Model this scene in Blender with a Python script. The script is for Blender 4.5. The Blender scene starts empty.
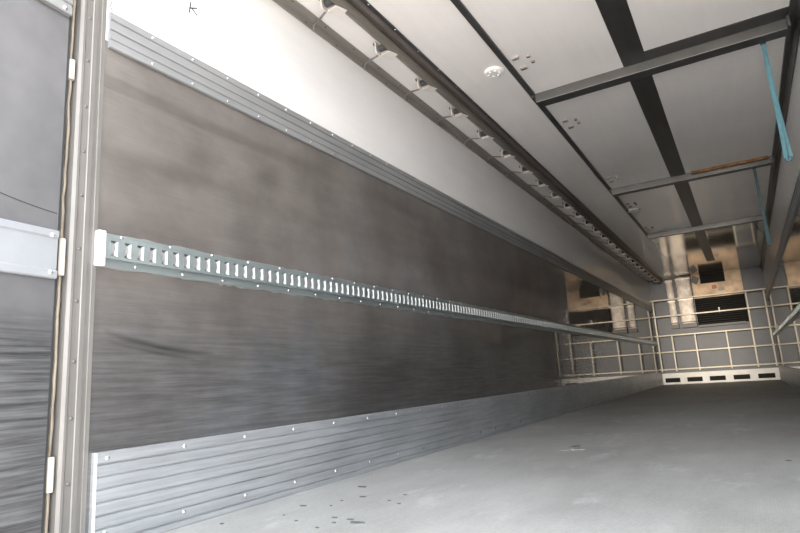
import bpy, bmesh, math, random
from mathutils import Vector, Matrix
random.seed(7)
S = bpy.context.scene
COL = S.collection

# ------------------------------------------------------------------ camera
W, H, L = 2.48, 2.567, 14.615          # inner width, height, length of the trailer (metres)
CAM = Vector((1.9026, -1.1524, 0.4735))
yaw, pit, rol = (math.radians(a) for a in (30.0346, 11.1396, -3.5272))
fwd = Vector((-math.sin(yaw)*math.cos(pit), math.cos(yaw)*math.cos(pit), math.sin(pit)))
rgt = Vector((math.cos(yaw), math.sin(yaw), 0)); upv = rgt.cross(fwd)
R_ = math.cos(rol)*rgt + math.sin(rol)*upv
U_ = -math.sin(rol)*rgt + math.cos(rol)*upv
cd = bpy.data.cameras.new('camera'); cam = bpy.data.objects.new('camera', cd); COL.objects.link(cam)
cam.matrix_world = Matrix(((R_.x, U_.x, -fwd.x, CAM.x), (R_.y, U_.y, -fwd.y, CAM.y), (R_.z, U_.z, -fwd.z, CAM.z), (0, 0, 0, 1)))
cd.sensor_width = 36.0; cd.lens = 581.22/800*36.0; cd.clip_start = 0.02; cd.clip_end = 300
S.camera = cam

# ------------------------------------------------------------------ daylight
world = bpy.data.worlds.new('overcast_sky'); S.world = world; world.use_nodes = True
bg = world.node_tree.nodes['Background']
bg.inputs['Color'].default_value = (0.91, 0.95, 1.0, 1); bg.inputs['Strength'].default_value = 2.4
sd = bpy.data.lights.new('sun', 'SUN'); sd.energy = 1.0; sd.angle = math.radians(7); sd.color = (1.0, 0.86, 0.68)
sun = bpy.data.objects.new('sun', sd); COL.objects.link(sun)
sun.rotation_euler = Vector((-0.012, 1.0, -0.022)).to_track_quat('-Z', 'Y').to_euler()   # low hazy sun behind the open rear doors, added to brighten the far end

S.view_settings.view_transform = 'Standard'; S.view_settings.look = 'None'
S.view_settings.gamma = 1.0; S.view_settings.use_curve_mapping = False
S.view_settings.exposure = 1.98

# ------------------------------------------------------------------ materials
def newmat(name):
    m = bpy.data.materials.new(name); m.use_nodes = True
    nt = m.node_tree; return m, nt, nt.nodes['Principled BSDF']
def node(nt, t, **kw):
    n = nt.nodes.new(t)
    for k, v in kw.items():
        if k.startswith('i_'):
            key = k[2:]; n.inputs[int(key) if key.isdigit() else key].default_value = v
        else: setattr(n, k, v)
    return n
def coords(nt, scale):
    tc = node(nt, 'ShaderNodeTexCoord'); mp = node(nt, 'ShaderNodeMapping'); mp.inputs['Scale'].default_value = scale
    nt.links.new(tc.outputs['Object'], mp.inputs['Vector']); return mp.outputs['Vector']
def noise(nt, scale, sc=1.0, detail=4.0, rough=0.6):
    n = node(nt, 'ShaderNodeTexNoise'); n.inputs['Scale'].default_value = sc; n.inputs['Detail'].default_value = detail
    n.inputs['Roughness'].default_value = rough
    nt.links.new(coords(nt, scale), n.inputs['Vector']); return n.outputs['Fac']
def ramp(nt, fac, stops):
    r = node(nt, 'ShaderNodeValToRGB'); e = r.color_ramp.elements
    while len(e) < len(stops): e.new(0.5)
    for el, (p, c) in zip(e, stops):
        el.position = p; el.color = (c, c, c, 1) if not isinstance(c, tuple) else (*c, 1)
    nt.links.new(fac, r.inputs['Fac']); return r.outputs['Color']
def mixc(nt, fac, a, b, mode='MIX'):
    m = node(nt, 'ShaderNodeMix', data_type='RGBA', blend_type=mode)
    for sock, v in ((m.inputs[0], fac), (m.inputs[6], a), (m.inputs[7], b)):
        if hasattr(v, 'links'): nt.links.new(v, sock)
        elif isinstance(v, tuple): sock.default_value = (*v, 1)
        else: sock.default_value = v
    return m.outputs[2]
def bump(nt, bs, h, strength=0.2, dist=0.01):
    b = node(nt, 'ShaderNodeBump'); b.inputs['Strength'].default_value = strength; b.inputs['Distance'].default_value = dist
    nt.links.new(h, b.inputs['Height']); nt.links.new(b.outputs['Normal'], bs.inputs['Normal'])
def simple(name, col, rough=0.5, metal=0.0, var=0.12, vs=(6, 6, 6), spec=0.5):
    m, nt, bs = newmat(name)
    f = noise(nt, vs)
    lo = tuple(c*(1-var) for c in col); hi = tuple(min(1, c*(1+var)) for c in col)
    nt.links.new(ramp(nt, f, [(0.3, lo), (0.7, hi)]), bs.inputs['Base Color'])
    bs.inputs['Roughness'].default_value = rough; bs.inputs['Metallic'].default_value = metal
    bs.inputs['Specular IOR Level'].default_value = spec
    return m

def math_(nt, op, a, b=None, c=None):
    n = node(nt, 'ShaderNodeMath', operation=op)
    for i, v in enumerate((a, b, c)):
        if v is None: continue
        if hasattr(v, 'links'): nt.links.new(v, n.inputs[i])
        else: n.inputs[i].default_value = v
    return n.outputs[0]

def steel_wall(name, scuffs=False):
    m, nt, bs = newmat(name)
    streak = noise(nt, (1, 1.6, 9), 1.0, 6, 0.6)          # horizontal rubbing marks
    cloud = noise(nt, (1.4, 1.4, 1.4), 1.0, 4, 0.55)
    fine = noise(nt, (30, 4, 220), 1.0, 3, 0.6)
    c = ramp(nt, cloud, [(0.3, (0.110, 0.096, 0.087)), (0.55, (0.165, 0.148, 0.136)), (0.75, (0.18, 0.178, 0.18))])
    blot = noise(nt, (4, 3.2, 4), 1.0, 5, 0.6)
    c = mixc(nt, 0.6, c, ramp(nt, blot, [(0.35, 0.62), (0.62, 1.0)]), 'MULTIPLY')
    c = mixc(nt, 0.5, c, ramp(nt, streak, [(0.35, 0.7), (0.65, 1.0)]), 'MULTIPLY')
    c = mixc(nt, 0.3, c, ramp(nt, fine, [(0.35, 0.7), (0.65, 1.0)]), 'MULTIPLY')
    # more rubbing low on the wall, where cargo has scraped it
    tc = node(nt, 'ShaderNodeTexCoord'); sp = node(nt, 'ShaderNodeSeparateXYZ'); nt.links.new(tc.outputs['Object'], sp.inputs[0])
    y, z = sp.outputs['Y'], sp.outputs['Z']
    low = math_(nt, 'MULTIPLY', math_(nt, 'SMOOTH_MIN', math_(nt, 'MAXIMUM', math_(nt, 'SUBTRACT', 0.95, z), 0.0), 0.35, 0.2), 2.2)
    s2 = noise(nt, (1, 2.5, 60), 1.0, 7, 0.7)
    rub = mixc(nt, 1.0, c, (0.62, 0.70, 0.78), 'MULTIPLY')
    c = mixc(nt, low, c, mixc(nt, 1.0, rub, ramp(nt, s2, [(0.38, 0.40), (0.60, 1.0)]), 'MULTIPLY'))
    if scuffs:                                              # two dark curved tyre-like rub marks near the door
        for (y0, y1, z0, k, q, wd, st) in ((0.06, 0.56, 0.705, -0.30, 0.31, 0.018, 1.0), (0.08, 0.46, 0.668, -0.20, 0.12, 0.013, 0.7)):
            u = math_(nt, 'SUBTRACT', y, y0)
            zc = math_(nt, 'ADD', math_(nt, 'MULTIPLY_ADD', u, k, z0), math_(nt, 'MULTIPLY', math_(nt, 'MULTIPLY', u, u), q))
            d = math_(nt, 'ABSOLUTE', math_(nt, 'SUBTRACT', z, zc))
            a = math_(nt, 'SUBTRACT', 1.0, math_(nt, 'MINIMUM', math_(nt, 'DIVIDE', d, wd), 1.0))
            b = math_(nt, 'MULTIPLY', math_(nt, 'GREATER_THAN', y, y0), math_(nt, 'LESS_THAN', y, y1))
            t = math_(nt, 'SUBTRACT', 1.0, math_(nt, 'ABSOLUTE', math_(nt, 'MULTIPLY_ADD', u, 2/(y1-y0), -1.0)))
            t = math_(nt, 'POWER', math_(nt, 'MAXIMUM', t, 0.0), 0.5)
            fac = math_(nt, 'MULTIPLY', math_(nt, 'MULTIPLY', math_(nt, 'MULTIPLY', a, b), t), st)
            c = mixc(nt, fac, c, (0.012, 0.011, 0.01))
    nt.links.new(c, bs.inputs['Base Color'])
    bs.inputs['Metallic'].default_value = 0.2
    bs.inputs['Coat Weight'].default_value = 1.0; bs.inputs['Coat Roughness'].default_value = 0.025; bs.inputs['Coat IOR'].default_value = 1.68
    rr = node(nt, 'ShaderNodeMapRange'); rr.inputs['To Min'].default_value = 0.5; rr.inputs['To Max'].default_value = 0.65
    nt.links.new(cloud, rr.inputs['Value']); nt.links.new(rr.outputs[0], bs.inputs['Roughness'])
    wv = noise(nt, (1, 0.9, 1.6), 1.0, 2, 0.5)
    bump(nt, bs, wv, 0.05, 0.02)
    return m

M = {}
M['steel'] = steel_wall('brushed_steel_sheet', True)
M['steel_r'] = steel_wall('brushed_steel_sheet_plain')

def white_panel(name, col, rough, wave, ior=1.5):
    m, nt, bs = newmat(name)
    n = noise(nt, (2, 2, 2)); st = noise(nt, (14, 1.2, 14), 1.0, 5)
    c = ramp(nt, n, [(0.3, tuple(x*0.95 for x in col)), (0.7, col)])
    c = mixc(nt, 0.25, c, ramp(nt, st, [(0.3, 0.86), (0.6, 1.0)]), 'MULTIPLY')
    nt.links.new(c, bs.inputs['Base Color']); bs.inputs['Roughness'].default_value = rough
    bs.inputs['IOR'].default_value = ior
    bump(nt, bs, noise(nt, (1.2, 3.5, 1.2), 1.0, 2, 0.4), wave, 0.02)
    return m
M['white_wall'] = white_panel('white_gelcoat_wall', (0.76, 0.755, 0.745), 0.16, 0.03)
M['ceiling'] = white_panel('white_gelcoat_ceiling', (0.93, 0.90, 0.88), 0.12, 0.05, 1.6)
M['polished'] = simple('polished_ceiling_steel', (0.46, 0.43, 0.40), 0.09, 0.8, 0.1, (3, 1.5, 3))
M['end'] = simple('grey_bulkhead_paint', (0.19, 0.20, 0.222), 0.75, 0, 0.06, (3, 3, 3), 0.15)

def alu(name, col, rough, metal=1.0, streak=(1, 0.8, 60), lo=0.7):
    m, nt, bs = newmat(name)
    n = noise(nt, streak, 1.0, 6, 0.65); g = noise(nt, (3, 1.5, 3), 1.0, 5)
    c = mixc(nt, 0.6, col, ramp(nt, n, [(0.35, lo), (0.65, 1.0)]), 'MULTIPLY')
    c = mixc(nt, 0.5, c, ramp(nt, g, [(0.35, lo), (0.6, 1.0)]), 'MULTIPLY')
    nt.links.new(c, bs.inputs['Base Color'])
    bs.inputs['Metallic'].default_value = metal; bs.inputs['Roughness'].default_value = rough
    return m
M['kick'] = alu('ribbed_aluminium', (0.51, 0.53, 0.55), 0.40, 0.6, (1, 2.2, 60), 0.62)
M['trim'] = alu('grooved_aluminium_trim', (0.31, 0.315, 0.32), 0.42, 0.4)
M['angle'] = alu('dull_aluminium_angle', (0.36, 0.335, 0.31), 0.42, 0.4)
M['track'] = alu('worn_dark_aluminium', (0.15, 0.128, 0.115), 0.4, 0.4, (20, 1, 20), 0.6)
M['track_lip'] = alu('worn_aluminium_lip', (0.27, 0.245, 0.215), 0.4, 0.4, (20, 1, 20), 0.6)
M['bracket'] = simple('pale_galvanised_bracket', (0.74, 0.70, 0.66), 0.5, 0.35, 0.1)
M['padgrey'] = simple('grey_brown_pad', (0.30, 0.26, 0.23), 0.5)
M['black'] = simple('black_rubber', (0.02, 0.02, 0.02), 0.6)
M['dark_bar'] = alu('dark_grey_beam_metal', (0.095, 0.095, 0.096), 0.38, 0.5, (8, 8, 8), 0.7)
M['dark_strip'] = simple('black_ceiling_strip', (0.035, 0.033, 0.032), 0.4, 0.0, 0.3, (12, 3, 12))
M['rail'] = alu('galvanised_rail', (0.38, 0.43, 0.43), 0.38, 0.7, (20, 3, 20), 0.75)
M['railtab'] = alu('galvanised_tab', (0.33, 0.33, 0.32), 0.45, 0.5, (20, 20, 20), 0.85)
M['lip'] = simple('pale_edge_lit_side', (0.52, 0.54, 0.54), 0.5, 0.1, 0.15)  # pale tone; on the slot sides it stands in for daylight
M['railback'] = simple('shaded_rail_back', (0.16, 0.17, 0.17), 0.5, 0.4, 0.2)  # slot shade put into the base colour of the rail back
M['white_paint'] = simple('white_painted_steel', (0.72, 0.73, 0.74), 0.6, 0, 0.08, spec=0.2)
M['post'] = alu('stainless_door_post', (0.175, 0.166, 0.154), 0.5, 0.3, (40, 40, 1.2), 0.7)
M['cream'] = simple('cream_sealant', (0.19, 0.16, 0.12), 0.55, 0, 0.35, (20, 20, 8))
M['hinge'] = simple('pale_hinge_metal', (0.38, 0.345, 0.30), 0.45, 0.1, 0.06)
M['rivet'] = simple('bright_rivet', (0.85, 0.85, 0.84), 0.25, 0.9, 0.05)
M['screw'] = simple('dull_screw', (0.12, 0.115, 0.11), 0.5, 0.4, 0.1)
M['ink'] = simple('black_marker_ink', (0.03, 0.03, 0.035), 0.7)
M['lamp'] = simple('white_lamp_plastic', (0.86, 0.85, 0.83), 0.3, 0, 0.02)
M['strap'] = simple('teal_webbing', (0.045, 0.125, 0.16), 0.8, 0, 0.2, (60, 60, 20))
M['strap_dark'] = simple('dark_teal_webbing', (0.03, 0.062, 0.075), 0.8, 0, 0.25, (60, 60, 20))  # darker teal for the two farther straps
M['rust'] = simple('rust_brown_batten', (0.20, 0.105, 0.04), 0.8, 0, 0.5, (14, 14, 14))
M['tan'] = simple('tan_evaporator_casing', (0.66, 0.50, 0.36), 0.6, 0, 0.35, (4, 4, 4), 0.2)
M['grille'] = simple('black_grille_plastic', (0.008, 0.008, 0.008), 0.8, spec=0.1)
M['cavity'] = simple('cavity_shade', (0.01, 0.01, 0.01), 0.9)  # near-black colour standing in for the shade inside the openings
M['tube'] = simple('white_foil_duct', (0.78, 0.71, 0.66), 0.6, 0.0, 0.3, (10, 10, 7), 0.25)
M['grid'] = simple('cream_painted_bar', (0.92, 0.87, 0.77), 0.6, 0, 0.06, spec=0.2)
M['redplastic'] = simple('red_brown_plastic', (0.32, 0.08, 0.05), 0.5)
M['flake'] = simple('dark_debris', (0.07, 0.075, 0.08), 0.7, 0, 0.3, (60, 60, 60))
M['scratch'] = simple('pale_scrape', (0.55, 0.55, 0.55), 0.7)
M['wire'] = simple('dark_cable', (0.05, 0.05, 0.055), 0.5)

def floor_mat():
    m, nt, bs = newmat('grey_floor_coating')
    big = noise(nt, (1.1, 0.7, 1), 1.0, 6, 0.65); mid = noise(nt, (9, 2.5, 1), 1.0, 6, 0.7); sp = noise(nt, (70, 70, 1), 1.0, 4, 0.7)
    c = ramp(nt, big, [(0.3, (0.255, 0.255, 0.245)), (0.7, (0.39, 0.395, 0.39))])
    c = mixc(nt, 0.5, c, ramp(nt, mid, [(0.35, 0.78), (0.65, 1.0)]), 'MULTIPLY')
    c = mixc(nt, 0.5, c, ramp(nt, sp, [(0.35, 0.72), (0.6, 1.0)]), 'MULTIPLY')
    nt.links.new(c, bs.inputs['Base Color']); bs.inputs['Roughness'].default_value = 0.55
    pale = noise(nt, (3.2, 1.4, 1), 1.0, 7, 0.72)
    c = mixc(nt, ramp(nt, pale, [(0.56, 0.0), (0.72, 0.55)]), c, (0.52, 0.53, 0.54))
    nt.links.new(c, bs.inputs['Base Color'])
    v = node(nt, 'ShaderNodeTexVoronoi'); v.inputs['Scale'].default_value = 1.0
    v.inputs['Randomness'].default_value = 0.15
    nt.links.new(coords(nt, (95, 95, 95)), v.inputs['Vector'])
    bump(nt, bs, v.outputs['Distance'], 0.35, 0.004)
    return m
M['floor'] = floor_mat()
def door_mat():
    m, nt, bs = newmat('scraped_door_panel')
    cl = noise(nt, (2.2, 2.2, 2.2), 1.0, 4); st = noise(nt, (2.2, 2.2, 60), 1.0, 8, 0.68)
    tc = node(nt, 'ShaderNodeTexCoord'); s3 = node(nt, 'ShaderNodeSeparateXYZ'); nt.links.new(tc.outputs['Object'], s3.inputs[0])
    z = s3.outputs['Z']
    c = ramp(nt, cl, [(0.3, (0.13, 0.13, 0.137)), (0.7, (0.22, 0.22, 0.225))])
    low = math_(nt, 'MINIMUM', math_(nt, 'MULTIPLY', math_(nt, 'MAXIMUM', math_(nt, 'SUBTRACT', 0.78, z), 0.0), 8.0), 1.0)
    c = mixc(nt, low, c, mixc(nt, 1.0, c, ramp(nt, st, [(0.36, 0.30), (0.62, 1.0)]), 'MULTIPLY'))
    nt.links.new(c, bs.inputs['Base Color']); bs.inputs['Roughness'].default_value = 0.4; bs.inputs['Metallic'].default_value = 0.55
    return m
M['door'] = door_mat()
M['band'] = simple('white_door_band', (0.225, 0.235, 0.25), 0.5, 0.1, 0.05)
M['ground'] = simple('pale_concrete', (0.74, 0.655, 0.58), 0.9, 0, 0.15, (0.8, 0.8, 0.8))
M['shell'] = simple('white_outer_skin', (0.8, 0.8, 0.8), 0.4)

# ------------------------------------------------------------------ mesh helpers
class MB:
    def __init__(s): s.v = []; s.f = []
    def add(s, vs, fs):
        o = len(s.v); s.v += [tuple(v) for v in vs]; s.f += [tuple(i+o for i in f) for f in fs]; return s
    def box(s, x0, x1, y0, y1, z0, z1):
        return s.add([(x0,y0,z0),(x1,y0,z0),(x1,y1,z0),(x0,y1,z0),(x0,y0,z1),(x1,y0,z1),(x1,y1,z1),(x0,y1,z1)],
                     [(0,3,2,1),(4,5,6,7),(0,1,5,4),(1,2,6,5),(2,3,7,6),(3,0,4,7)])
    def prism(s, prof, a, b, axis='y'):       # closed profile swept along an axis
        n = len(prof); P = []
        for t in (a, b):
            for p, q in prof:
                P.append((p, t, q) if axis == 'y' else (t, p, q) if axis == 'x' else (p, q, t))
        F = [(i, (i+1) % n, n+(i+1) % n, n+i) for i in range(n)] + [tuple(range(n))[::-1], tuple(range(n, 2*n))]
        return s.add(P, F)
    def tube(s, pts, r, seg=8, close=True, rf=None):
        pts = [Vector(p) for p in pts]; base = len(s.v)
        n = None
        for i, p in enumerate(pts):
            t = (pts[min(i+1, len(pts)-1)] - pts[max(i-1, 0)]).normalized()
            if n is None: n = t.orthogonal().normalized()
            n = (n - t*n.dot(t)).normalized(); b = t.cross(n)
            for k in range(seg):
                a = 2*math.pi*k/seg; rr = r if rf is None else rf(i, k)
                s.v.append(tuple(p + (n*math.cos(a) + b*math.sin(a))*rr))
        for i in range(len(pts)-1):
            for k in range(seg):
                a = base+i*seg+k; b2 = base+i*seg+(k+1) % seg
                s.f.append((a, b2, b2+seg, a+seg))
        if close:
            s.f.append(tuple(base+k for k in range(seg))[::-1]); e = base+(len(pts)-1)*seg
            s.f.append(tuple(e+k for k in range(seg)))
        return s
    def ribbon(s, pts, side, w, th):          # flat strap with thickness
        pts = [Vector(p) for p in pts]; side = Vector(side).normalized(); base = len(s.v)
        for i, p in enumerate(pts):
            t = (pts[min(i+1, len(pts)-1)] - pts[max(i-1, 0)]).normalized(); n = t.cross(side).normalized()
            for a, b in ((-1,-1),(1,-1),(1,1),(-1,1)): s.v.append(tuple(p + side*a*w/2 + n*b*th/2))
        for i in range(len(pts)-1):
            for k in range(4):
                a = base+i*4+k; b = base+i*4+(k+1) % 4; s.f.append((a, b, b+4, a+4))
        s.f.append((base+3, base+2, base+1, base)); e = base+(len(pts)-1)*4; s.f.append((e, e+1, e+2, e+3))
        return s
    def mesh(s, name, mat, smooth=False, bevel=0):
        me = bpy.data.meshes.new(name); me.from_pydata(s.v, [], s.f); me.validate()
        bm = bmesh.new(); bm.from_mesh(me); bmesh.ops.recalc_face_normals(bm, faces=bm.faces[:])
        if bevel: bmesh.ops.bevel(bm, geom=[e for e in bm.edges], offset=bevel, segments=2, affect='EDGES', clamp_overlap=True)
        for f in bm.faces: f.smooth = smooth
        bm.to_mesh(me); bm.free(); me.materials.append(M[mat]); return me
    def build(s, name, mat, parent=None, smooth=False, bevel=0, kind=None):
        o = bpy.data.objects.new(name, s.mesh(name, mat, smooth, bevel)); COL.objects.link(o)
        if parent: o.parent = parent
        if kind: o['kind'] = kind
        return o
def link(me, name, parent=None, loc=(0,0,0), rot=(0,0,0), scale=(1,1,1)):
    o = bpy.data.objects.new(name, me); COL.objects.link(o); o.location = loc; o.rotation_euler = rot; o.scale = scale
    if parent:
        o.parent = parent
        if parent.type == 'EMPTY': o.matrix_parent_inverse = Matrix.Translation(parent.location).inverted()
    return o
def tag(o, label, cat, group=None):
    o['label'] = label; o['category'] = cat
    if group: o['group'] = group
    return o
def thing(name, label, cat, loc, group=None):
    o = bpy.data.objects.new(name, None); COL.objects.link(o); o.location = loc; o.empty_display_size = 0.1
    return tag(o, label, cat, group)
def put(mb, name, mat, root, **kw):           # part given in world coordinates under an Empty
    o = mb.build(name, mat, None, **kw); o.parent = root
    if root.type == 'EMPTY': o.matrix_parent_inverse = Matrix.Translation(root.location).inverted()
    return o
def sub(mb, name, mat, part, root, **kw):     # sub-part in world coordinates under a part that sits at the world origin
    o = mb.build(name, mat, None, **kw); o.parent = part
    o.matrix_parent_inverse = Matrix.Identity(4)
    return o
def dome(r, h, seg=10):
    b = MB(); b.v = [(h, 0, 0)]; rings = ((0.55, 0.85), (0.9, 0.45), (1.0, 0.0))
    for a, c in rings:
        for k in range(seg):
            t = 2*math.pi*k/seg; b.v.append((h*c, r*a*math.cos(t), r*a*math.sin(t)))
    for k in range(seg): b.f.append((0, 1+k, 1+(k+1) % seg))
    for j in range(2):
        for k in range(seg):
            a = 1+j*seg+k; c = 1+j*seg+(k+1) % seg; b.f.append((a, a+seg, c+seg, c))
    return b

# ------------------------------------------------------------------ the shell
MB().box(-40, 40, -60, 60, -1.35, -1.25).build('ground', 'ground', kind='structure')
floor = MB().box(-0.02, W+0.02, -0.10, L, -0.12, 0.0).build('floor', 'floor', kind='structure')
ceiling = MB().box(-0.08, W+0.08, -0.10, L+0.1, H, H+0.09).build('ceiling', 'ceiling', kind='structure')
wall_left = MB().box(-0.08, 0, 0.0, L+0.1, -0.12, H).build('wall_left', 'white_wall', kind='structure')
wall_right = MB().box(W, W+0.08, -0.10, L+0.1, -0.12, H).build('wall_right', 'white_wall', kind='structure')
wall_end = MB().box(0, W, L, L+0.1, -0.12, H).build('wall_end', 'end', kind='structure')
MB().box(0.0, 0.004, 0.012, L, 0, 1.80).build('steel_sheet', 'steel', wall_left)
MB().box(W-0.004, W, 0.0, L, 0, 1.80).build('steel_sheet', 'steel_r', wall_right)

def mx(side, x): return x if side < 0 else W-x

# ribbed kick plates along the floor
def kick(side, nm, mat):
    zs = [0.0, 0.026, 0.067, 0.108, 0.148, 0.189, 0.228, 0.266, 0.298]
    prof = [(0.004, 0.0)]
    for a, b in zip(zs[:-1], zs[1:]):        # flat ribs with an open groove over each
        prof += [(0.032, a+0.0005), (0.034, a+0.003), (0.034, b-0.0052), (0.027, b-0.0035), (0.027, b)]
    prof[-2:] = []; prof += [(0.034, 0.300), (0.031, 0.303), (0.004, 0.303)]
    prof = [(mx(side, x), z) for x, z in prof]
    return MB().prism(prof, 0.036 if side < 0 else -0.05, L-0.13).build(nm, mat, kind='structure')
kl = kick(-1, 'baseboard_left', 'kick'); kr = kick(1, 'baseboard_right', 'kick')
# bright rough edge of the plate at the door
b = MB(); zz = 0.0; 
edge = [(0.0, 0.030)]
while zz < 0.298:
    zz += random.uniform(0.012, 0.024); edge.append((zz, random.uniform(0.0335, 0.0355)))
prof = [(y, z) for z, y in edge] + [(0.0365, edge[-1][0]), (0.0365, 0.0)]
b.prism(prof, 0.022, 0.0365, 'x').build('edge_bead', 'lip', kl)

# grooved cap strip over the steel sheet
def cap(side, nm):
    prof = [(0.0, 1.772), (0.016, 1.772), (0.019, 1.776), (0.019, 1.798), (0.013, 1.801), (0.013, 1.806), (0.017, 1.809), (0.017, 1.838), (0.011, 1.841),
            (0.011, 1.846), (0.017, 1.849), (0.017, 1.878), (0.012, 1.881), (0.012, 1.887), (0.018, 1.890), (0.018, 1.914), (0.014, 1.920), (0.0, 1.920)]
    return MB().prism([(mx(side, x), z) for x, z in prof], 0.036 if side < 0 else -0.05, L).build(nm, 'trim', kind='structure')
t1 = cap(-1, 'trim_1'); t2 = cap(1, 'trim_2')

rivet = dome(0.0085, 0.006).mesh('rivet', 'rivet', True)
small_rivet = dome(0.006, 0.004).mesh('rivet', 'rivet', True)
screw = dome(0.007, 0.004, 8).mesh('screw', 'screw', True)
def rivets(parent, side, x, rows, y0, dy, near=6.0, me=rivet, r=0.0085, h=0.006):
    far = MB(); d = dome(r, h, 6); y = y0
    while y < L-0.2:
        for z in rows:
            if y < near and side < 0: link(me, 'rivet', parent, (x, y, z))
            else:
                sg = 1 if side < 0 else -1
                far.add([(mx(side, x)+sg*p[0], y+p[1], z+p[2]) for p in d.v], d.f)
        y += dy
    far.build('far_rivets', 'rivet', parent, True, kind='stuff')
rivets(kl, -1, 0.0325, (0.283, 0.050), 0.074, 0.309); rivets(kr, 1, 0.0325, (0.283, 0.050), 0.074, 0.309)
rivets(t1, -1, 0.018, (1.787, 1.902), 0.018+0.2, 0.2, 4.0, small_rivet, 0.006, 0.004); rivets(t2, 1, 0.018, (1.787, 1.902), 0.2, 0.2, 4.0, small_rivet, 0.006, 0.004)

# angle profile in the ceiling corner, left; darker, deeper one on the right
ang = MB().prism([(0, 2.512), (0.006, 2.512), (0.010, 2.545), (0.022, 2.556), (0.056, 2.561), (0.056, H), (0, H)], 0.0, L).build('trim_3', 'angle', kind='structure')
for i in range(48):
    y = 0.93 + i*0.145*2
    if y > 9: break
    link(screw, 'screw', ang, (0.0075, y, 2.527))
    link(screw, 'screw', ang, (0.042, y+0.14, 2.559), (0, math.radians(90), 0))
angr = MB().prism([(W, 2.44), (W-0.010, 2.44), (W-0.014, 2.535), (W-0.044, 2.545), (W-0.046, H), (W, H)], -0.05, L).build('trim_4', 'dark_strip', kind='structure')

# polished steel sheet on the ceiling beyond the last beam, in front of the cooling unit
MB().box(0.79, W-0.047, 8.94, L-0.17, H-0.003, H).build('polished_sheet', 'polished', ceiling)
# longitudinal bars on the ceiling
c1 = MB().prism([(0.764, H), (0.764, H-0.014), (0.768, H-0.018), (0.800, H-0.018), (0.804, H-0.014), (0.804, H)], 0.0, 8.93).build('ceiling_bar', 'dark_bar')
tag(c1, 'narrow dark metal bar running lengthwise on the ceiling beside the hanger track', 'ceiling bar')
c2 = MB().prism([(1.450, H), (1.450, H-0.003), (1.453, H-0.005), (1.602, H-0.005), (1.605, H-0.0035), (1.605, H)], 0.0, 12.6).build('ceiling_strip', 'dark_strip')
tag(c2, 'broad flat black strip running lengthwise down the middle of the ceiling', 'ceiling strip')
c3 = MB().box(1.605, W-0.046, 2.845, 2.978, H-0.005, H).build('ceiling_strip', 'dark_strip')
tag(c3, 'short flat black crosswise strip on the ceiling touching the nearest beam', 'ceiling strip')

def beam(y, label):
    root = thing('ceiling_beam', label, 'beam', (W/2, y, H), 'crosswise ceiling beams')
    put(MB().prism([(y, H), (y, H-0.066), (y+0.003, H-0.070), (y+0.108, H-0.070), (y+0.111, H-0.066), (y+0.111, H)], 0.800, W-0.046, 'x'), 'profile', 'dark_bar', root)
    put(MB().box(0.805, W-0.05, y-0.002, y+0.0015, H-0.0725, H-0.0695), 'edge_highlight', 'trim', root)  # pale strip drawn as the highlight along the beam's near lower edge
    pl = put(MB().box(0.770, 0.800, y-0.012, y+0.125, H-0.030, H-0.0185), 'end_plate', 'dark_bar', root)
    pr = put(MB().box(W-0.060, W-0.044, y-0.05, y+0.16, H-0.085, H-0.012), 'end_plate', 'dark_bar', root)
    for yy in (y-0.03, y+0.055, y+0.14):
        o = link(screw, 'bolt', pr, (W-0.060, yy, H-0.05), (0, 0, math.pi)); o.matrix_parent_inverse = Matrix.Identity(4)
    return root
b1 = beam(2.98, 'dark grey crosswise ceiling beam nearest the camera with the bright blue strap')
b2 = beam(5.90, 'crosswise ceiling beam with a rust-brown batten along its near side')
b3 = beam(8.82, 'thin-looking crosswise ceiling beam farthest from the camera')
put(MB().box(1.66, 2.40, 5.862, 5.899, H-0.028, H), 'rusty_batten', 'rust', b2)

# round ceiling lamps
def lamp(x, y, label, r=0.068):
    root = thing('ceiling_lamp', label, 'lamp', (x, y, H), 'round ceiling lamps')
    b = MB(); seg = 28; prof = ((r, 0), (r, 0.010), (r*0.93, 0.017), (r*0.80, 0.019), (0.001, 0.019))
    for rr, dz in prof:
        for k in range(seg): a = 2*math.pi*k/seg; b.v.append((x+rr*math.cos(a), y+rr*math.sin(a), H-dz))
    for j in range(len(prof)-1):
        for k in range(seg): p = j*seg+k; q = j*seg+(k+1) % seg; b.f.append((p, q, q+seg, p+seg))
    put(b, 'housing', 'lamp', root, smooth=False)
    for k in range(6):
        a = 2*math.pi*k/6; bb = MB(); cx, cy = x+0.038*math.cos(a), y+0.038*math.sin(a)
        for rr, dz in ((0.013, 0.019), (0.011, 0.024), (0.001, 0.026)):
            for j in range(10): t = 2*math.pi*j/10; bb.v.append((cx+rr*math.cos(t), cy+rr*math.sin(t), H-dz))
        for q in range(2):
            for j in range(10): p = q*10+j; p2 = q*10+(j+1) % 10; bb.f.append((p, p2, p2+10, p+10))
        put(bb, 'lens', 'white_paint', root, smooth=True)
    return root
lamp(0.668, 2.470, 'white round ceiling lamp with small lenses nearest the camera')
lamp(0.860, 7.10, 'small-looking white round ceiling lamp farther along the trailer', 0.085)

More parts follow.
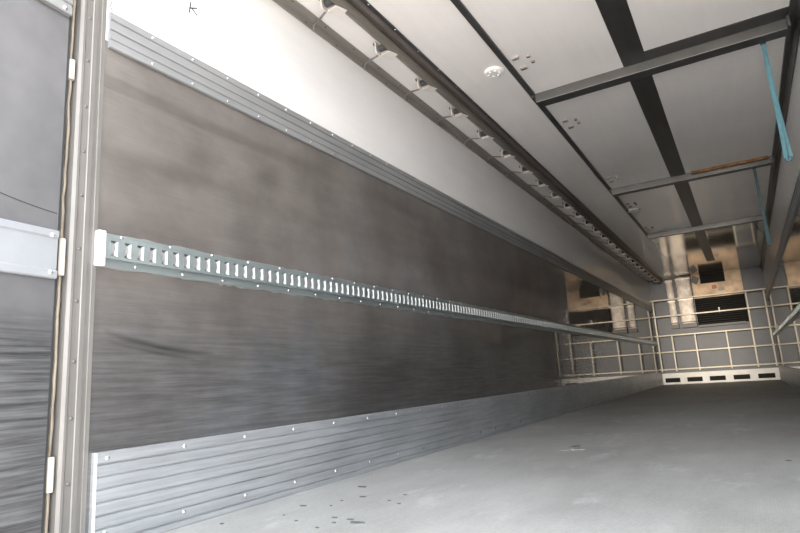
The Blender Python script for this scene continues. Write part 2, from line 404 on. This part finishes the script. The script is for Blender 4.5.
# groups of four small mounting pads stuck to the ceiling
def pads(x, y, label):
    root = thing('mounting_pads', label, 'mounting pads', (x, y, H), 'mounting pads on the ceiling')
    for dx, dy, sx, sy in ((-0.042, -0.075, 0.046, 0.024), (0.040, -0.048, 0.024, 0.022), (0.045, 0.035, 0.022, 0.024), (-0.036, 0.085, 0.046, 0.026)):
        p = put(MB().box(x+dx-sx/2, x+dx+sx/2, y+dy-sy/2, y+dy+sy/2, H-0.012, H), 'pad', 'padgrey', root)
        sub(MB().box(x+dx-sx*0.32, x+dx+sx*0.32, y+dy-sy*0.3, y+dy+sy*0.3, H-0.0135, H-0.0115), 'hole', 'wire', p, root)
pads(0.895, 2.465, 'four small mounting pads on the ceiling before the nearest beam')
pads(0.905, 3.685, 'four small mounting pads on the ceiling just past the nearest beam')
pads(0.895, 5.50, 'four small mounting pads on the ceiling just before the batten beam')
pads(0.890, 6.78, 'four small mounting pads on the ceiling just past the batten beam')
pads(0.885, 8.38, 'four small mounting pads on the ceiling before the third beam')

# ------------------------------------------------------------------ hanger track
tr = thing('hanger_track', 'long dark hanger track on the ceiling with a row of pale brackets', 'track', (0.32, L/2, H))
put(MB().prism([(0.322, H), (0.322, H-0.046), (0.330, H-0.058), (0.350, H-0.060), (0.356, H-0.054), (0.356, H)], 0.0, L-0.25), 'channel', 'track', tr)
put(MB().prism([(0.356, H), (0.356, H-0.012), (0.360, H-0.016), (0.372, H-0.006), (0.372, H)], 0.0, L-0.25), 'flange', 'dark_bar', tr)
put(MB().prism([(0.296, H-0.075), (0.296, H-0.108), (0.301, H-0.113), (0.312, H-0.113), (0.316, H-0.108), (0.316, H-0.080), (0.322, H-0.060), (0.322, H-0.046), (0.314, H-0.050), (0.306, H-0.068)], 0.0, L-0.25), 'lower_lip', 'track_lip', tr)
put(MB().prism([(0.286, H-0.086), (0.286, H-0.100), (0.296, H-0.103), (0.296, H-0.083)], 0.0, L-0.25), 'runner', 'track', tr)
for i in range(46):
    y = 0.75 + i*0.29
    if y < 9: link(screw, 'rivet', tr, (0.366, y, H-0.012), (0, math.radians(90), 0)).data = small_rivet
# one bracket modelled once, then copied
def bracket_meshes():
    z = H-0.118
    # upright cheek plate on the door side, floor plate reaching under the lip on the far side, back web between
    plate = MB().prism([(-0.050, 0.062), (-0.046, 0.070), (0.004, 0.070), (0.008, 0.010), (-0.004, -0.006), (-0.040, -0.002)], 0.226, 0.234, 'x')
    plate.add([(0.234, 0.004, -0.004), (0.300, -0.010, -0.004), (0.322, 0.062, 0.0), (0.268, 0.082, -0.004), (0.234, 0.004, 0.002), (0.300, -0.010, 0.002), (0.322, 0.062, 0.006), (0.268, 0.082, 0.002)],
              [(0,3,2,1),(4,5,6,7),(0,1,5,4),(1,2,6,5),(2,3,7,6),(3,0,4,7)])
    plate.box(0.234, 0.292, 0.012, 0.018, 0.002, 0.060)
    plate.v = [(x, y, zz+z) for x, y, zz in plate.v]
    roll = MB().tube([(0.240, -0.014, z+0.034), (0.286, -0.014, z+0.034)], 0.022, 12)
    bolt = MB().tube([(0.214, -0.038, z+0.058), (0.2265, -0.038, z+0.058)], 0.010, 6)
    arm = MB().tube([(0.230, 0.004, z+0.008), (0.145, 0.080, z+0.054), (0.062, 0.152, z+0.098), (0.014, 0.165, z+0.090), (0.0095, 0.170, z+0.055)], 0.0065, 6)
    return plate.mesh('hanger_bracket', 'bracket'), roll.mesh('roller', 'wire'), bolt.mesh('bolt', 'wire'), arm.mesh('arm', 'angle', True)
bp, brl, bbo, bar_ = bracket_meshes()
for i in range(26):
    y = 0.585 + i*0.533
    if y > L-0.35: break
    o = link(bp, 'hanger_bracket', tr, (0, y, 0))
    for me, nm in ((brl, 'roller'), (bbo, 'bolt'), (bar_, 'arm')):
        q = bpy.data.objects.new(nm, me); COL.objects.link(q); q.parent = o

# ------------------------------------------------------------------ slotted cargo rails
def cargo_rail(side, label, y0, y1):
    root = thing('cargo_rail', label, 'cargo rail', (mx(side, 0.004), y0, 0.99))
    def bx(b, x0, x1, ya, yb, z0, z1):
        a, c = sorted((mx(side, x0), mx(side, x1))); b.box(a, c, ya, yb, z0, z1)
    f = MB(); xf0, xf1 = 0.010, 0.027
    bx(f, xf0, xf1, y0+0.028, y1, 1.024, 1.037); bx(f, xf0, xf1, y0+0.028, y1, 0.958, 0.968)
    pit_, n, y = 0.0522, int((y1-y0-0.05)/0.0522), y0+0.049
    bx(f, xf0, xf1, y0+0.028, y, 0.968, 1.024)
    tabs = MB(); lit_sides = MB()
    for i in range(n):
        bx(f, xf0, xf1, y+0.027, min(y+pit_, y1), 0.968, 1.024)
        # half-round tab pressed into the near half of each slot
        prof = []
        for k in range(7):
            a = math.pi*k/6 - math.pi/2
            prof.append((y+0.001+0.014*math.cos(a), 0.996+0.021*math.sin(a)))
        prof = [(y-0.0, 0.975)] + prof + [(y-0.0, 1.017)]
        tabs.prism(prof, mx(side, 0.011), mx(side, 0.0255), 'x')
        # pale plate added in each slot to imitate daylight on its far side
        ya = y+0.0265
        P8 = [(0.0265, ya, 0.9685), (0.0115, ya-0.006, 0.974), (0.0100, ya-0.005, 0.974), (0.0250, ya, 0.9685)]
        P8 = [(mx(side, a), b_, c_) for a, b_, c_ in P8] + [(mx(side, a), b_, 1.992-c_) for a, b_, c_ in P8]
        lit_sides.add(P8, [(0,1,5,4),(1,2,6,5),(2,3,7,6),(3,0,4,7),(0,3,2,1),(4,5,6,7)])
        y += pit_
    put(lit_sides, 'slot_lit_sides', 'lip', root)['kind'] = 'stuff'
    put(f, 'slotted_face', 'rail', root)
    put(tabs, 'slot_tabs', 'railtab', root)['kind'] = 'stuff'
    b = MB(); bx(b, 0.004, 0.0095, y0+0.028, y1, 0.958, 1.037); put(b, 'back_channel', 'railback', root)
    for nm, z0, z1 in (('upper_flange', 1.037, 1.052), ('lower_flange', 0.930, 0.958)):
        b = MB(); bx(b, 0.004, 0.010, y0+0.028, y1, z0, z1); put(b, nm, 'rail', root)
    b = MB(); bx(b, 0.004, 0.030, y0, y0+0.028, 0.929, 1.054); ep = put(b, 'end_plate', 'white_paint', root, bevel=0.002)
    sg = 1 if side < 0 else -1; far = MB(); dm = dome(0.005, 0.005, 6); i = 0; y = y0+0.10
    while y < y1-0.05:
        for z in (1.045, 0.944):
            yy = y + (0.06 if z < 1 else 0)
            if side < 0 and yy < 4:
                o = link(small_rivet, 'bolt', root, (0.010, yy, z))
            else: far.add([(mx(side, 0.010)+sg*p[0], yy+p[1], z+p[2]) for p in dm.v], dm.f)
        y += 0.21
    put(far, 'far_bolts', 'rivet', root)['kind'] = 'stuff'
    # torn protective film left along both edges
    for nm, zc, up in (('film_edge', 1.052, 1), ('film_edge', 0.930, -1)):
        b = MB(); y = y0+0.03; P = []
        while y < (7 if side < 0 else 2):
            P.append((y, zc + up*max(0.0005, random.gauss(0.003, 0.0025)))); y += random.uniform(0.012, 0.05)
        prof = P + [(P[-1][0], zc), (P[0][0], zc)]
        b.prism(prof, mx(side, 0.0042), mx(side, 0.0062), 'x'); put(b, nm, 'railtab', root)
    return root
cargo_rail(-1, 'galvanised slotted cargo rail with white end plate on the left wall', 0.014, L-0.14)
cargo_rail(1, 'dark-looking slotted cargo rail on the right wall', 0.05, L-0.14)

# ------------------------------------------------------------------ door post, seal and open door
post = MB().prism([(-0.085, -0.094), (-0.03, -0.094), (-0.03, -0.078), (0.006, -0.074), (0.016, -0.066), (0.016, -0.058), (0.010, -0.053), (0.010, -0.030),
                   (0.0125, -0.027), (0.0125, -0.012), (0.006, -0.009), (0.006, 0.006), (0.0085, 0.008), (0.0085, 0.022), (0.0045, 0.024), (0.0, 0.024), (0.0, 0.0), (-0.085, 0.0)], -0.20, H, 'z').build('door_post', 'post', kind='structure')
for z in (1.85, 1.68, 1.50, 1.33, 1.17, 0.98, 0.80, 0.60, 0.42, 0.22):
    link(screw, 'screw', post, (0.010, -0.041, z))
MB().prism([(-0.10+W+0.09, -0.1), (W+0.08, -0.1), (W+0.08, -0.15), (W-0.02, -0.15)], -0.2, H+0.1, 'z').build('door_post', 'post', kind='structure')
MB().box(-0.085, W+0.08, -0.15, -0.10, H, H+0.12).build('rear_header', 'post', kind='structure')
MB().box(-0.085, W+0.08, -0.16, -0.10, -0.22, -0.01).build('rear_sill', 'post', kind='structure')
# wavy cream seal in the hinge gap
P = []; z = -0.1
while z < H: P.append((-0.012+random.gauss(0, 0.0012), -0.090+random.gauss(0, 0.0015), z)); z += 0.05
seal = MB().tube(P, 0.0055, 8).build('hinge_seal', 'cream', smooth=True)
tag(seal, 'wavy cream sealing cord in the gap between door post and open door', 'seal')

th = math.radians(6.0); D = Vector((math.sin(th), -math.cos(th), 0)); N = Vector((math.cos(th), math.sin(th), 0)); HG = Vector((0.0, -0.105, 0))
door = thing('cargo_door', 'open grey cargo door with scraped inner face and white band', 'door', tuple(HG))
door.rotation_euler = (0, 0, math.atan2(D.y, D.x))       # local x runs along the door, local -y.. away from the hinge
def dpart(mb, name, mat, parent=None, **kw):
    o = mb.build(name, mat, None, **kw); o.parent = parent or door; return o
# local axes: x along the door, y = inner-face normal side (+y faces into the doorway)
dpart(MB().box(0.004, 1.20, -0.075, 0.0, -0.10, H-0.02), 'panel', 'door')
dpart(MB().box(0.0, 0.006, -0.078, 0.002, -0.10, H-0.02), 'edge_gasket', 'black')
bnd = dpart(MB().prism([(0.0, 0.866), (0.012, 0.866), (0.015, 0.870), (0.015, 0.890), (0.010, 0.896), (0.010, 0.998), (0.015, 1.004), (0.015, 1.023), (0.012, 1.027), (0.0, 1.027)], 0.010, 1.18, 'x'), 'band', 'band')
for zz_ in (0.885, 1.008):
    for xx in (0.032, 0.25, 0.47, 0.69, 0.91, 1.13):
        o = bpy.data.objects.new('bolt', rivet); COL.objects.link(o); o.parent = bnd; o.location = (xx, 0.0148, zz_); o.rotation_euler = (0, 0, math.pi/2)
tp = dpart(MB().prism([(0.0, 1.818), (0.016, 1.818), (0.018, 1.822), (0.018, 1.850), (0.012, 1.853), (0.012, 1.859), (0.018, 1.863), (0.018, 1.903), (0.013, 1.908), (0.018, 1.913), (0.018, 1.963), (0.0, 1.963)], 0.008, 1.18, 'x'), 'cap_strip', 'trim')
for xx in (0.035, 0.235, 0.435, 0.635, 0.835, 1.035):
    o = bpy.data.objects.new('rivet', rivet); COL.objects.link(o); o.parent = tp; o.location = (xx, 0.0175, 1.834); o.rotation_euler = (0, 0, math.pi/2)
# curved scratch line across the panel above the band
P = [(0.012+0.014*i, 0.001, 1.088+0.0009*i+0.00006*i*i) for i in range(18)]
dpart(MB().tube(P, 0.0016, 5), 'scratch', 'wire')
# hinge leaves
for z, h in ((1.625, 0.075), (0.945, 0.125), (0.255, 0.105)):
    hg = MB().prism([(-0.016, -0.100), (-0.004, -0.101), (0.004, -0.096), (0.006, -0.086), (-0.002, -0.079), (-0.016, -0.079)], z-h/2, z+h/2, 'z').build('door_hinge', 'hinge', bevel=0.0015)
    tag(hg, {1.625: 'pale metal hinge leaf at the top of the door gap', 0.945: 'pale metal hinge leaf beside the white door band', 0.255: 'pale metal hinge leaf low in the door gap'}[z], 'hinge', 'door hinges')

# ------------------------------------------------------------------ marks on the white wall
kx = 0.0009
k = MB()
def stroke(a, b_, w=0.0062):
    (y0, z0), (y1, z1) = a, b_; dx, dz = y1-y0, z1-z0; l = math.hypot(dx, dz); n = (-dz/l*w/2, dx/l*w/2)
    k.prism([(y0+n[0], z0+n[1]), (y1+n[0], z1+n[1]), (y1-n[0], z1-n[1]), (y0-n[0], z0-n[1])], 0.0, kx, 'x')
stroke((0.417, 2.190), (0.410, 2.133)); stroke((0.410, 2.156), (0.452, 2.179)); stroke((0.424, 2.163), (0.453, 2.142))
k.build('handwritten_letter', 'ink', wall_left)
P = [(0.008+0.002*math.sin(i), 0.040+0.004*math.sin(i*1.7), 1.915+0.012*i) for i in range(30)]
o = MB().tube(P, 0.0016, 6).build('thin_cable', 'wire'); tag(o, 'thin dark cable hanging by the door post above the cap strip', 'cable')

# ------------------------------------------------------------------ blue straps
def strap(name, top, zb, label, mat, w, spread, group='straps hanging from the ceiling'):
    x, y, z = top
    root = thing(name, label, 'strap', (x, y, zb), group)
    a = [(x+spread*0.25*(t**2)*math.sin(3*t), y, z-(z-zb)*t) for t in [i/14 for i in range(15)]]
    c = [(x+0.006+spread*(0.15*t+0.85*t*t), y+0.012+0.01*t, z-(z-zb*1.005)*t) for t in [i/14 for i in range(15)]]
    put(MB().ribbon(a, (1, 0.25, 0), w, 0.003), 'webbing', mat, root)
    put(MB().ribbon(c, (1, -0.15, 0), w*0.8, 0.003), 'webbing', mat, root)
    lx = x+spread*0.55
    put(MB().tube([(lx-spread*0.5, y, zb+0.01), (lx-spread*0.2, y+0.004, zb-0.018), (lx+spread*0.25, y+0.01, zb-0.016), (lx+spread*0.5, y+0.014, zb+0.012)], 0.008, 6), 'loop_end', mat, root, smooth=True)
    put(MB().box(x-w*0.7, x+w*0.7, y-0.118, y+0.004, z-0.004, z), 'knot', 'wire', root)
    return root
strap('hanging_strap', (2.292, 3.098, H-0.0715), 1.70, 'bright teal strap hanging from the nearest ceiling beam', 'strap', 0.023, 0.026)
strap('hanging_strap', (2.262, 6.02, H-0.0715), 1.66, 'dark teal strap hanging from the batten beam', 'strap_dark', 0.022, 0.02)
s3 = MB().ribbon([(2.262, 8.80, H-0.07), (2.30, 8.80, 2.40), (2.36, 8.80, 2.29), (2.41, 8.80, 2.21), (2.43, 8.80, 2.12)], (0, 1, 0), 0.03, 0.004).build('slack_strap', 'strap_dark')
tag(s3, 'dark slack strap slanting from the third beam towards the right wall', 'strap', 'straps hanging from the ceiling')

# ------------------------------------------------------------------ far end: evaporator, ducts, guard grid, return plate
ye = L-0.16; se = (ye-CAM.y)/(L-CAM.y)
def X(x): return CAM.x+(x-CAM.x)*se
def Z(z): return CAM.z+(z-CAM.z)*se
ev = thing('evaporator_unit', 'tan evaporator unit with black grille high on the end wall', 'cooling unit', (1.5, L, 1.35))
x0, x1, zm, zb_ = X(0.985), X(2.04), Z(2.0), Z(1.36)
oa, ob, oz = X(1.17), X(1.70), Z(2.345)
c = MB().box(x0, oa, ye, L, zm, H-0.001).box(ob, x1, ye, L, zm, H-0.001).box(oa, ob, ye, L, zm, oz)
put(c, 'casing', 'tan', ev)
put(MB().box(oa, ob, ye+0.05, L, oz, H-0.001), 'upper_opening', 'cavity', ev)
for i in range(4):
    zz = oz+0.03+i*0.05; put(MB().box(oa, ob, ye+0.006, ye+0.04, zz, zz+0.010), 'louver_slat', 'grille', ev)
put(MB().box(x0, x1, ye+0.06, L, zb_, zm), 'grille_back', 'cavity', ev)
gf = MB().box(x0, x0+0.02, ye-0.01, ye+0.06, zb_, zm).box(x1-0.02, x1, ye-0.01, ye+0.06, zb_, zm).box(x0, x1, ye-0.01, ye+0.06, zb_, zb_+0.02).box(x0, x1, ye-0.01, ye+0.06, zm-0.02, zm)
put(gf, 'grille_frame', 'grille', ev)
for i in range(11):
    zz = zb_+0.05+i*0.051
    put(MB().prism([(ye+0.005, zz), (ye+0.045, zz+0.018), (ye+0.045, zz+0.022), (ye+0.005, zz+0.004)], x0+0.02, x1-0.02, 'x'), 'louver_slat', 'grille', ev)
put(MB().box(X(1.46), X(1.49), ye-0.012, ye+0.004, Z(1.62), Z(1.74)), 'data_sticker', 'white_paint', ev)
put(MB().box(x0, X(1.98), ye-0.02, L, zb_-0.05, zb_), 'drip_tray', 'wire', ev)
put(MB().box(X(1.40), X(1.50), ye-0.03, ye, Z(2.19), Z(2.28)), 'sensor', 'redplastic', ev, bevel=0.008)
put(MB().box(X(1.52), X(1.66), ye-0.025, ye, Z(2.13), Z(2.22)), 'junction_box', 'padgrey', ev, bevel=0.006)
put(MB().prism([(X(1.06)+0.10*math.cos(0.3+k*math.pi/2), Z(2.45)+0.11*math.sin(0.3+k*math.pi/2)) for k in range(4)], ye-0.10, ye-0.0), 'valve_box', 'wire', ev)
def duct(name, xa, xb, za, zb, label, depth):
    root = thing(name, label, 'duct', ((xa+xb)/2, L, za), 'white ducts on the end wall')
    rows = 26; seg = 16; b = MB(); xc, rx = (xa+xb)/2, (xb-xa)/2
    for i in range(rows+1):
        z = za+(zb-za)*i/rows
        for kk in range(seg):
            a = 2*math.pi*kk/seg; wob = 1+0.05*math.sin(i*1.9+kk*0.7)+random.uniform(-0.035, 0.035)
            b.v.append((xc+rx*math.cos(a)*min(wob, 1.03), L-depth/2-0.005+depth/2*math.sin(a)*wob*0.95, z))
    for i in range(rows):
        for kk in range(seg): p = i*seg+kk; q = i*seg+(kk+1) % seg; b.f.append((p, q, q+seg, p+seg))
    b.f += [tuple(range(seg)), tuple(rows*seg+i for i in range(seg))]
    put(b, 'sleeve', 'tube', root, smooth=True)
    put(MB().box(xa-0.01, xb+0.01, L-depth-0.02, L-0.002, za-0.10, za-0.002), 'foot_box', 'wire', root)
    for z in (za+0.02, (za+zb)/2, zb-0.06):
        put(MB().box(xa-0.006, xb+0.006, L-depth-0.012, L-0.002, z, z+0.022), 'clamp_band', 'bracket' if z > za+0.1 else 'wire', root)
    return root
duct('air_duct', 0.405, 0.565, 1.42, 2.52, 'narrow white upright air duct on the end wall', 0.16)
duct('air_duct', 0.635, 0.965, 1.42, 2.54, 'wide crinkled white upright air duct beside the tan evaporator', 0.22)

yg = L-0.30; sg_ = (yg-CAM.y)/(L-CAM.y)
def XG(x): return CAM.x+(x-CAM.x)*sg_
def ZG(z): return CAM.z+(z-CAM.z)*sg_
grid = thing('guard_grid', 'cream painted metal guard grid standing before the end wall', 'guard grid', (W/2, yg, 0.3))
for z in (0.352, 0.772, 1.173, 1.65, 2.055):
    put(MB().tube([(0.012, yg, ZG(z)), (W-0.012, yg, ZG(z))], 0.017, 8), 'cross_bar', 'grid', grid, smooth=True)
for x, zt in ((0.035, 2.055), (0.36, 1.173), (0.87, 1.173), (1.54, 1.173), (2.07, 2.055), (2.43, 2.055)):
    xx = min(W-0.04, max(0.04, XG(x)))
    put(MB().tube([(xx, yg+0.032, ZG(0.30)), (xx, yg+0.032, ZG(zt)+0.02)], 0.017, 8), 'upright_bar', 'grid', grid, smooth=True)

yp = L-0.12
rp = thing('return_air_plate', 'white plate with five black slots at the foot of the end wall', 'air plate', (W/2, yp, 0))
slots = ((0.09, 0.42), (0.57, 0.90), (1.05, 1.38), (1.54, 1.87), (2.03, 2.36)); z0s, z1s, zt_ = 0.045, 0.150, 0.262
b = MB().box(0.035, W-0.035, yp, yp+0.02, 0.0, z0s).box(0.035, W-0.035, yp, yp+0.02, z1s, zt_)
xs = 0.035
for a, e in slots: b.box(xs, a, yp, yp+0.02, z0s, z1s); xs = e
b.box(xs, W-0.035, yp, yp+0.02, z0s, z1s).box(0.035, W-0.035, yp+0.02, L-0.03, zt_-0.02, zt_)
put(b, 'slotted_plate', 'white_paint', rp)
for a, e in slots: put(MB().box(a-0.01, e+0.01, yp+0.07, yp+0.08, 0.002, z1s+0.03), 'slot_shade_backing', 'cavity', rp)  # black sheets standing in for the dark behind the slots

# ------------------------------------------------------------------ bits of debris on the floor
fl = [(0.649, 0.608, 0.034), (0.262, 1.204, 0.026), (0.405, 1.003, 0.018), (0.523, 0.649, 0.014), (0.567, 0.585, 0.014), (0.257, 0.787, 0.018), (0.362, 0.911, 0.010), (0.564, 0.958, 0.009),
      (0.635, 0.917, 0.008), (0.296, 0.63, 0.007), (0.407, 0.57, 0.010), (0.552, 0.509, 0.010), (0.377, 0.817, 0.008), (1.992, 2.194, 0.014), (0.567, 1.081, 0.010), (0.154, 0.454, 0.012), (0.60, 0.64, 0.018)]
for i, (x, y, r) in enumerate(fl):
    n = 8; P = []
    for kk in range(n):
        a = 2*math.pi*kk/n; rr = r*random.uniform(0.55, 1.0); P.append((x+rr*math.cos(a)*1.1, y+rr*math.sin(a)*0.55))
    o = MB().prism(P, 0.0, 0.003, 'z').build('debris_flake', 'flake')
    tag(o, 'largest dark flake of debris lying on the near floor' if i == 0 else 'small dark flake of debris lying alone on the floor at the right' if i == 13 else 'long dark flake of debris nearest the ribbed kick plate' if i == 1 else 'dark flake of debris leftmost of all on the floor' if i == 15 else 'faint small flake overlapping the edge of the largest dark flake' if i == 16 else 'small dark flake of debris on the floor near the ribbed kick plate', 'debris', 'debris flakes on the floor')
o = MB().prism([(0.88, 2.57), (0.905, 2.56), (0.935, 2.585), (0.92, 2.63), (0.89, 2.61)], 0.0, 0.016, 'z').build('debris_lump', 'flake')
tag(o, 'dark lump of debris beside a pale scrape halfway down the floor', 'debris', 'debris flakes on the floor')
MB().prism([(0.83, 2.515), (0.90, 2.530), (0.97, 2.555), (0.965, 2.560), (0.90, 2.534), (0.84, 2.519)], 0.0, 0.0012, 'z').build('pale_scrape', 'scratch', floor)
